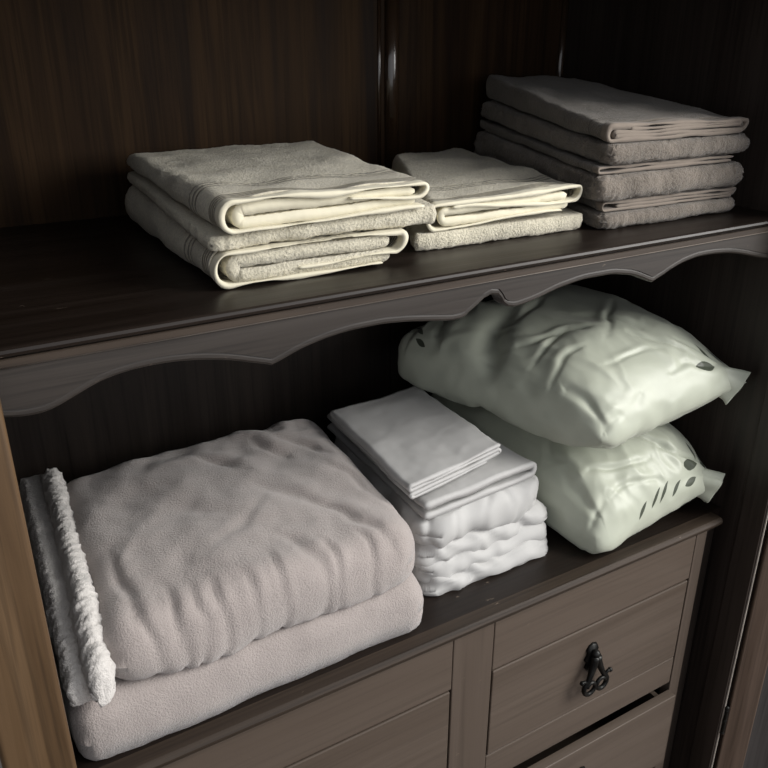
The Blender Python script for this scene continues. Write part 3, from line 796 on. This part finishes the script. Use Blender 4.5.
soft_slab('middle_fold', SHEETM, fs, [(0.532, 0.780), (0.790, 0.803), (0.566, 1.12), (0.722, 1.12)], za, zb2, 0.022, 0.003, layered(94), lo=ZB, hi=ZB + 0.128, n_exp=1.7)
za, zb2 = lay((0.076, 0.048), (0.134, 0.130), 331, 0.003)
soft_slab('upper_fold', SHEETM, fs, [(0.530, 0.774), (0.780, 0.802), (0.560, 1.12), (0.722, 1.12)], za, zb2, 0.036, 0.003, puffy(80), lo=ZB, hi=I_S, n_exp=2.0)
keep(fs)
# flat sheet, neatly folded
fl = thing('flat_sheet', 'neatly folded white flat sheet under the pillowcases', 'sheet', (0.64, 0.93, ZB + 0.12))
cs2 = [(0.536, 0.790), (0.740, 0.802), (0.552, 1.12), (0.718, 1.11)]
I_T = lambda x, y: 0.9135 + 0.006 * (x - 0.53) / 0.2
ribbon('folded_layers', SHEETM, fl, L((0.004, 0.206, 0.0035, 0.0030), (0.208, 0.004, 0.0185, 0.0165)), 0.0088, cs2, lambda x, y: ZB + 0.1285 + 0.004 * x + 0 * y, step=0.005, wav=0.004, seed=91, lo=I_S, hi=I_T,
       disp=lambda V, X, Y, N: 0.0009 * fbm(V, 0.03, 2, 92), zscale=lambda x, y: 1.25 - 0.15 * x)
keep(fl)
# pillowcases on the top
pc = thing('folded_pillowcase', 'small folded white pillowcase bundle topmost on the sheet pile', 'pillowcase', (0.62, 0.93, 0.905))
cs3 = [(0.520, 0.800), (0.690, 0.822), (0.540, 1.075), (0.702, 1.07)]
ribbon('folded_layers', SHEETM, pc, L((0.150, 0.010, 0.0015, 0.0015), (0.004, 0.176, 0.0070, 0.0070), (0.172, 0.004, 0.0125, 0.0130), (0.004, 0.176, 0.0195, 0.0190)), 0.0052, cs3, lambda x, y: 0.9145 + 0.007 * x + 0.005 * np.clip(x - 0.6, 0, 1) + 0 * y, step=0.005, wav=0.003, seed=95, lo=I_T,
       disp=lambda V, X, Y, N: 0.0009 * fbm(V, 0.03, 2, 96) + 0.0016 * noise(V, 0.07, 97) + 0.0014 * ridge(warped(V, 0.02, 0.05, 98) * np.array([0.3, 1, 0.5]), 0.03, 99) * np.clip(X, 0.2, 1))
keep(pc)

# ------------------------------------------------------------------ pillows
def pillow_mat(name, leaves, base=(0.455, 0.48, 0.395)):
    m, nt, b, col, h, bp, tc = fabric(name, base, 0.03, 0.40, 1500, 0.06, 0.0004, 0.1, 0.4)
    Lk = nt.links
    uv = nd(nt, 'ShaderNodeUVMap')
    tot = None
    for (u, v, ang, ln_, wd_) in leaves:
        mp = nd(nt, 'ShaderNodeMapping', vector_type='TEXTURE')
        mp.inputs['Location'].default_value = (u, v, 0); mp.inputs['Rotation'].default_value = (0, 0, math.radians(ang)); mp.inputs['Scale'].default_value = (ln_, wd_, 1)
        Lk.new(uv.outputs[0], mp.inputs[0])
        sp = nd(nt, 'ShaderNodeSeparateXYZ'); Lk.new(mp.outputs[0], sp.inputs[0])
        prof = math_n(nt, 'SUBTRACT', 1.0, math_n(nt, 'MULTIPLY', sp.outputs[0], sp.outputs[0]))
        g = math_n(nt, 'GREATER_THAN', prof, math_n(nt, 'ABSOLUTE', sp.outputs[1]))
        tot = g if tot is None else math_n(nt, 'MAXIMUM', tot, g)
    if tot is not None:
        col = mixc(nt, tot, col, (0.055, 0.065, 0.045)); Lk.new(col, b.inputs['Base Color'])
    return m

def pillow(label, corners, Tu, Td, mat, seed, loc, crease=(), n=170, pull=(0.03, 0.0, 0.05, 0.05), lo=None, hi=None, folds=()):
    t = thing('pillow', label, 'pillow', loc, 'green pillows on the lower right')
    nx = ny = n
    s = np.linspace(0, 1, n); s = 0.45 * s + 0.55 * (0.5 - 0.5 * np.cos(np.pi * s))
    X, Y = np.meshgrid(s, s); X = X.ravel(); Y = Y.ravel()
    ex, ey = np.abs(2 * X - 1), np.abs(2 * Y - 1)
    # blunt corners
    k = (ex ** 7) * (ey ** 7)
    pc_ = np.where(Y < 0.5, np.where(X < 0.5, pull[0], pull[1]), np.where(X < 0.5, pull[2], pull[3]))
    Xb = X + (0.5 - X) * 2 * k * pc_; Yb = Y + (0.5 - Y) * 2 * k * pc_
    pin = 0.018
    Xb = Xb + pin * (1 - 2 * X) * (4 * Y * (1 - Y)) * ex ** 2
    Yb = Yb + pin * (1 - 2 * Y) * (4 * X * (1 - X)) * ey ** 2
    B = bil(corners, Xb, Yb)
    p_ = 0.52 - 0.22 * np.exp(-(np.hypot(X, 1 - Y) / 0.45) ** 2)
    hgt = (1 - ex ** 3.2).clip(0) ** p_ * (1 - ey ** 3.2).clip(0) ** p_
    c = [np.asarray(p, float) for p in corners]
    nrm = np.cross(c[1] - c[0], c[2] - c[0]); nrm /= np.linalg.norm(nrm)
    if nrm[2] < 0: nrm = -nrm
    nrm = np.array([nrm[0] * 0.5, nrm[1] * 0.5, nrm[2]]); nrm /= np.linalg.norm(nrm)
    W = np.linalg.norm(c[1] - c[0]); D = np.linalg.norm(c[2] - c[0])
    tap = 1 - 0.35 * np.exp(-(np.hypot((X - 1) * W, Y * D) / 0.06) ** 2)      # narrows into the open end
    tu = Tu * tap; td = Td * tap
    top = B + nrm * (tu * hgt)[:, None]; bot = B - nrm * (td * hgt ** 0.9)[:, None]
    N = n * n
    bd = set(range(n)) | {i * n + n - 1 for i in range(n)} | {(n - 1) * n + j for j in range(n)} | {i * n for i in range(n)}
    remap = np.arange(2 * N)
    for k in bd: remap[N + k] = k
    F = remap[np.vstack([grid_faces(n, n), grid_faces(n, n, N)[:, ::-1]])]
    V = np.vstack([top, bot])
    used = np.unique(F); idx = -np.ones(2 * N, int); idx[used] = np.arange(len(used))
    F = [tuple(f) for f in idx[F]]
    X2 = np.tile(X, 2)[used]; Y2 = np.tile(Y, 2)[used]; V = V[used]
    uv = np.column_stack([X2 * W, Y2 * D])
    Nn = vert_normals(V, F)
    inner = (np.minimum(np.minimum(X2, 1 - X2), np.minimum(Y2, 1 - Y2)) / 0.05).clip(0, 1)
    q = np.column_stack([X2 * W, Y2 * D, V[:, 2] * 0.5])
    q1 = q + 0.02 * np.column_stack([noise(q, 0.08, seed + 1), noise(q, 0.08, seed + 2), 0 * X2])
    ra = q1 @ np.array([[0.80, 0.55, 0], [-0.28, 0.42, 0], [0, 0, 1]])
    rb = q1 @ np.array([[0.55, -0.7, 0], [0.3, 0.35, 0], [0, 0, 1]])
    d = 0.0045 * noise(q, 0.10, seed)
    d = d + 0.0044 * ridge(ra, 0.050, seed + 3) * np.clip(noise(q, 0.11, seed + 4) * 1.5 + 0.4, 0, 1)
    d = d + 0.0038 * ridge(rb, 0.042, seed + 5) * np.clip(noise(q, 0.12, seed + 7) * 1.5 + 0.2, 0, 1)
    d = d + 0.0022 * ridge(ra, 0.024, seed + 6) * np.clip(noise(q, 0.07, seed + 8) + 0.4, 0, 1) + 0.0018 * ridge(rb, 0.020, seed + 9) * np.clip(noise(q, 0.06, seed + 10) + 0.3, 0, 1)
    for (u0, v0, u1, v1, w, depth) in crease:
        p0 = np.array([u0, v0]); p1 = np.array([u1, v1]); dd = p1 - p0; L2 = dd @ dd
        P2 = np.column_stack([X2, Y2]) + 0.02 * np.column_stack([noise(q, 0.05, seed + 31), noise(q, 0.05, seed + 32)])
        tt = ((P2 - p0) @ dd / L2).clip(0, 1)
        dist = np.linalg.norm(P2 - p0 - tt[:, None] * dd, axis=1)
        d = d - depth * np.exp(-(dist / w) ** 2) * np.sin(np.pi * (0.15 + 0.7 * tt))
    if folds: d = d + 0.66 * creases(X2, Y2, W, D, folds, q, seed) * (V @ nrm >= (B @ nrm).mean() - 1).astype(float)
    V = V + Nn * (d * inner)[:, None]
    V = V + 0.0025 * (1 - inner)[:, None] * np.column_stack([noise(V, 0.03, seed + 21), noise(V, 0.03, seed + 22), 2 * noise(V, 0.03, seed + 23)])
    V = clampz(V, lo, hi)
    o = mesh_obj('pillowcase', V, F, mat, t, True, uv)
    return t

lo_c = [(0.809, 0.709, 0.765), (1.094, 0.722, 0.810), (0.754, 1.15, 0.84), (1.108, 1.16, 0.85)]
up_c = [(0.796, 0.712, 0.962), (1.107, 0.716, 0.996), (0.668, 1.13, 0.978), (1.110, 1.16, 1.02)]
I_P = lambda x, y: 0.928 + 0.02 * np.clip((y - 0.75) / 0.35, 0, 1)
pmat1 = pillow_mat('pale_green_sateen_lower', [(0.229, 0.0240, 3, 0.0175, 0.0066), (0.255, 0.046, 98, 0.014, 0.0028), (0.272, 0.035, 104, 0.015, 0.0055), (0.2215, 0.0075, 8, 0.016, 0.0026), (0.160, 0.0095, 28, 0.013, 0.0020), (0.140, 0.0085, 24, 0.013, 0.0020), (0.108, 0.0060, 20, 0.012, 0.0020), (0.188, 0.0075, 18, 0.012, 0.0018)])
pmat2 = pillow_mat('pale_green_sateen_upper', [(0.238, 0.0205, -4, 0.0190, 0.0062), (0.262, 0.043, 118, 0.020, 0.0026), (0.285, 0.041, 108, 0.017, 0.0055), (0.026, 0.385, 70, 0.016, 0.0030), (0.040, 0.405, 125, 0.016, 0.0030), (0.030, 0.420, 60, 0.013, 0.0030), (0.012, 0.365, 80, 0.014, 0.0025)])
def flap(parent, mat, rings, seed):
    """loose open end of the pillowcase: a gathered sleeve; rings = (centre, half-height vector, half-width vector)"""
    n = 40; m = 14; V = []; R = [tuple(np.asarray(v, float) for v in r) for r in rings]
    for i in range(m):
        t = i / (m - 1) * (len(R) - 1); k = min(int(t), len(R) - 2); f = t - k
        c, a, b = (R[k][q] * (1 - f) + R[k + 1][q] * f for q in range(3))
        for j in range(n):
            th = 2 * math.pi * j / n
            wob = 1 + 0.10 * math.sin(5 * th + seed) * (0.3 + i / m)
            V.append(c + a * math.cos(th) * wob + b * math.sin(th) * wob)
    V = np.array(V); F = [tuple(f) for f in grid_faces(n, m, 0, True)]
    # turned-in rim and inner lining
    inner = []
    cl, al, bl_ = R[-1]; c0, a0, b0 = R[-2]
    for q, sh in ((0.9, 0.0), (0.82, 0.35), (0.5, 0.6)):
        for j in range(n):
            th = 2 * math.pi * j / n
            wob = 1 + 0.10 * math.sin(5 * th + seed) * 1.2
            inner.append(cl + (c0 - cl) * sh + (al * math.cos(th) + bl_ * math.sin(th)) * q * wob)
    b0_ = len(V)
    V = np.vstack([V, inner])
    last = (m - 1) * n
    for j in range(n): F.append((last + j, last + (j + 1) % n, b0_ + (j + 1) % n, b0_ + j))
    F += [tuple(f) for f in grid_faces(n, 3, b0_, True)]
    F.append(tuple(b0_ + 2 * n + j for j in range(n)))
    o = mesh_obj('open_end', V, F, mat, parent, True, np.full((len(V), 2), 5.0))
    fix_normals(o); return o
A = np.array
pl = pillow('lower pale green pillow lying on the ledge beside the white sheets', lo_c, 0.115, 0.05, pmat1, 121, (0.95, 0.95, ZB), lo=ZB, hi=I_P,
            folds=[(0.167, 0.672, 0.155, 0.473, 0.016, 0.007), (0.101, 0.30, 0.106, 0.086, 0.016, 0.006), (0.18, 0.17, 0.543, 0.111, 0.013, 0.006), (0.558, 0.20, 0.80, 0.047, 0.014, 0.006), (0.976, 0.011, 0.50, 0.035, 0.010, 0.005), (0.961, 0.031, 0.64, 0.12, 0.012, 0.006), (0.008, 0.068, 0.173, 0.101, 0.012, 0.004), (0.198, 0.091, 0.527, 0.05, 0.010, 0.005), (0.149, 0.373, 0.132, 0.211, 0.018, 0.005), (0.132, 0.77, 0.132, 0.597, 0.018, 0.008), (0.10, 0.9, 0.12, 0.7, 0.02, 0.008)])
flap(pl, pmat1, [(A([1.040, 0.775, 0.818]), A([0.0, -0.004, 0.020]), A([0.012, 0.014, 0.0])), (A([1.064, 0.745, 0.811]), A([0.003, -0.006, 0.025]), A([0.012, 0.014, 0.0])), (A([1.076, 0.727, 0.806]), A([0.008, -0.006, 0.026]), A([0.009, 0.012, -0.002])), (A([1.081, 0.718, 0.803]), A([0.010, -0.006, 0.027]), A([0.007, 0.009, -0.002]))], 1.0)
pu = pillow('upper pale green pillow resting on the other pillow under the shelf', up_c, 0.095, 0.060, pmat2, 141, (0.93, 0.95, 0.93), crease=[(0.30, 0.66, 0.0, 0.50, 0.05, 0.020)], lo=I_P,
            folds=[(0.111, 0.373, 0.35, 0.403, 0.016, 0.007), (0.072, 0.278, 0.28, 0.292, 0.013, 0.006), (0.173, 0.465, 0.43, 0.358, 0.015, 0.007), (0.50, 0.52, 0.619, 0.257, 0.018, 0.006), (0.419, 0.292, 0.75, 0.488, 0.016, 0.006), (0.53, 0.25, 0.722, 0.101, 0.016, 0.006), (0.021, 0.011, 0.08, 0.20, 0.018, 0.009), (0.021, 0.011, 0.30, 0.045, 0.014, 0.006), (0.90, 0.040, 0.54, 0.06, 0.012, 0.005), (0.88, 0.06, 0.70, 0.16, 0.014, 0.005), (0.28, 0.18, 0.543, 0.155, 0.012, 0.005), (0.20, 0.85, 0.06, 0.75, 0.02, 0.008), (0.22, 0.95, 0.03, 0.90, 0.02, 0.008), (0.3, 0.6, 0.6, 0.7, 0.02, 0.006)])
flap(pu, pmat2, [(A([1.046, 0.775, 1.008]), A([-0.002, -0.004, 0.018]), A([0.010, 0.014, 0.0])), (A([1.068, 0.740, 0.999]), A([0.006, -0.005, 0.022]), A([0.010, 0.012, 0.0])), (A([1.084, 0.724, 0.992]), A([0.015, -0.004, 0.022]), A([0.006, 0.009, 0.0])), (A([1.086, 0.715, 0.988]), A([0.018, -0.004, 0.024]), A([0.004, 0.006, 0.0]))], 2.2)
for o in bpy.data.objects:
    if o.name.startswith('pillow') and o.type == 'EMPTY': keep(o)

# ------------------------------------------------------------------ light, world, camera
# room light: brighter from the window side of the room in front of the wardrobe, dim elsewhere
w = bpy.data.worlds.new('World'); bpy.context.scene.world = w; w.use_nodes = True
wn = w.node_tree; bg = wn.nodes['Background']
tc = nd(wn, 'ShaderNodeTexCoord'); vd = nd(wn, 'ShaderNodeVectorMath', operation='DOT_PRODUCT')
vv = Vector((0.45, -0.88, 0.12)).normalized(); vd.inputs[1].default_value = vv
wn.links.new(tc.outputs['Generated'], vd.inputs[0])
wr = nd(wn, 'ShaderNodeMapRange', in_1=-0.1, in_2=1.0, in_3=0.15, in_4=0.74); wn.links.new(vd.outputs['Value'], wr.inputs[0])
bg.inputs[0].default_value = (0.95, 0.96, 1.0, 1); wn.links.new(wr.outputs[0], bg.inputs[1])

def area(name, loc, target, sx, sy, power, col):
    l = bpy.data.lights.new(name, 'AREA'); l.shape = 'RECTANGLE'; l.size = sx; l.size_y = sy; l.energy = power; l.color = col
    o = bpy.data.objects.new(name, l); C.objects.link(o); o.location = loc
    o.rotation_euler = (Vector(target) - Vector(loc)).to_track_quat('-Z', 'Y').to_euler()
    return o
az, el, dist = math.radians(51), math.radians(28), 2.6
tgt = Vector((0.55, 0.75, 1.0))
d = Vector((math.sin(az) * math.cos(el), -math.cos(az) * math.cos(el), math.sin(el)))
area('window_light', tgt + d * dist, tgt, 1.2, 1.9, 70, (1.0, 0.98, 0.94))

cam = bpy.data.cameras.new('camera'); co = bpy.data.objects.new('camera', cam); C.objects.link(co)
f_px = 800.0
cam.sensor_width = 36.0; cam.sensor_fit = 'HORIZONTAL'; cam.lens = f_px / 768 * 36; cam.clip_start = 0.01
th = math.atan(344 / 800); psi = math.radians(30.9)
Hf = Vector((math.sin(psi), math.cos(psi), 0)); Rt = Vector((math.cos(psi), -math.sin(psi), 0)); Z = Vector((0, 0, 1))
Fw = Hf * math.cos(th) - Z * math.sin(th); Up = Hf * math.sin(th) + Z * math.cos(th)
M = Matrix((Rt, Up, -Fw)).transposed().to_4x4(); M.translation = Vector((0, 0, 1.5))
co.matrix_world = M
sc = bpy.context.scene
sc.camera = co
sc.view_settings.view_transform = 'Standard'; sc.view_settings.look = 'None'; sc.view_settings.gamma = 1; sc.view_settings.use_curve_mapping = False
sc.view_settings.exposure = 0.48
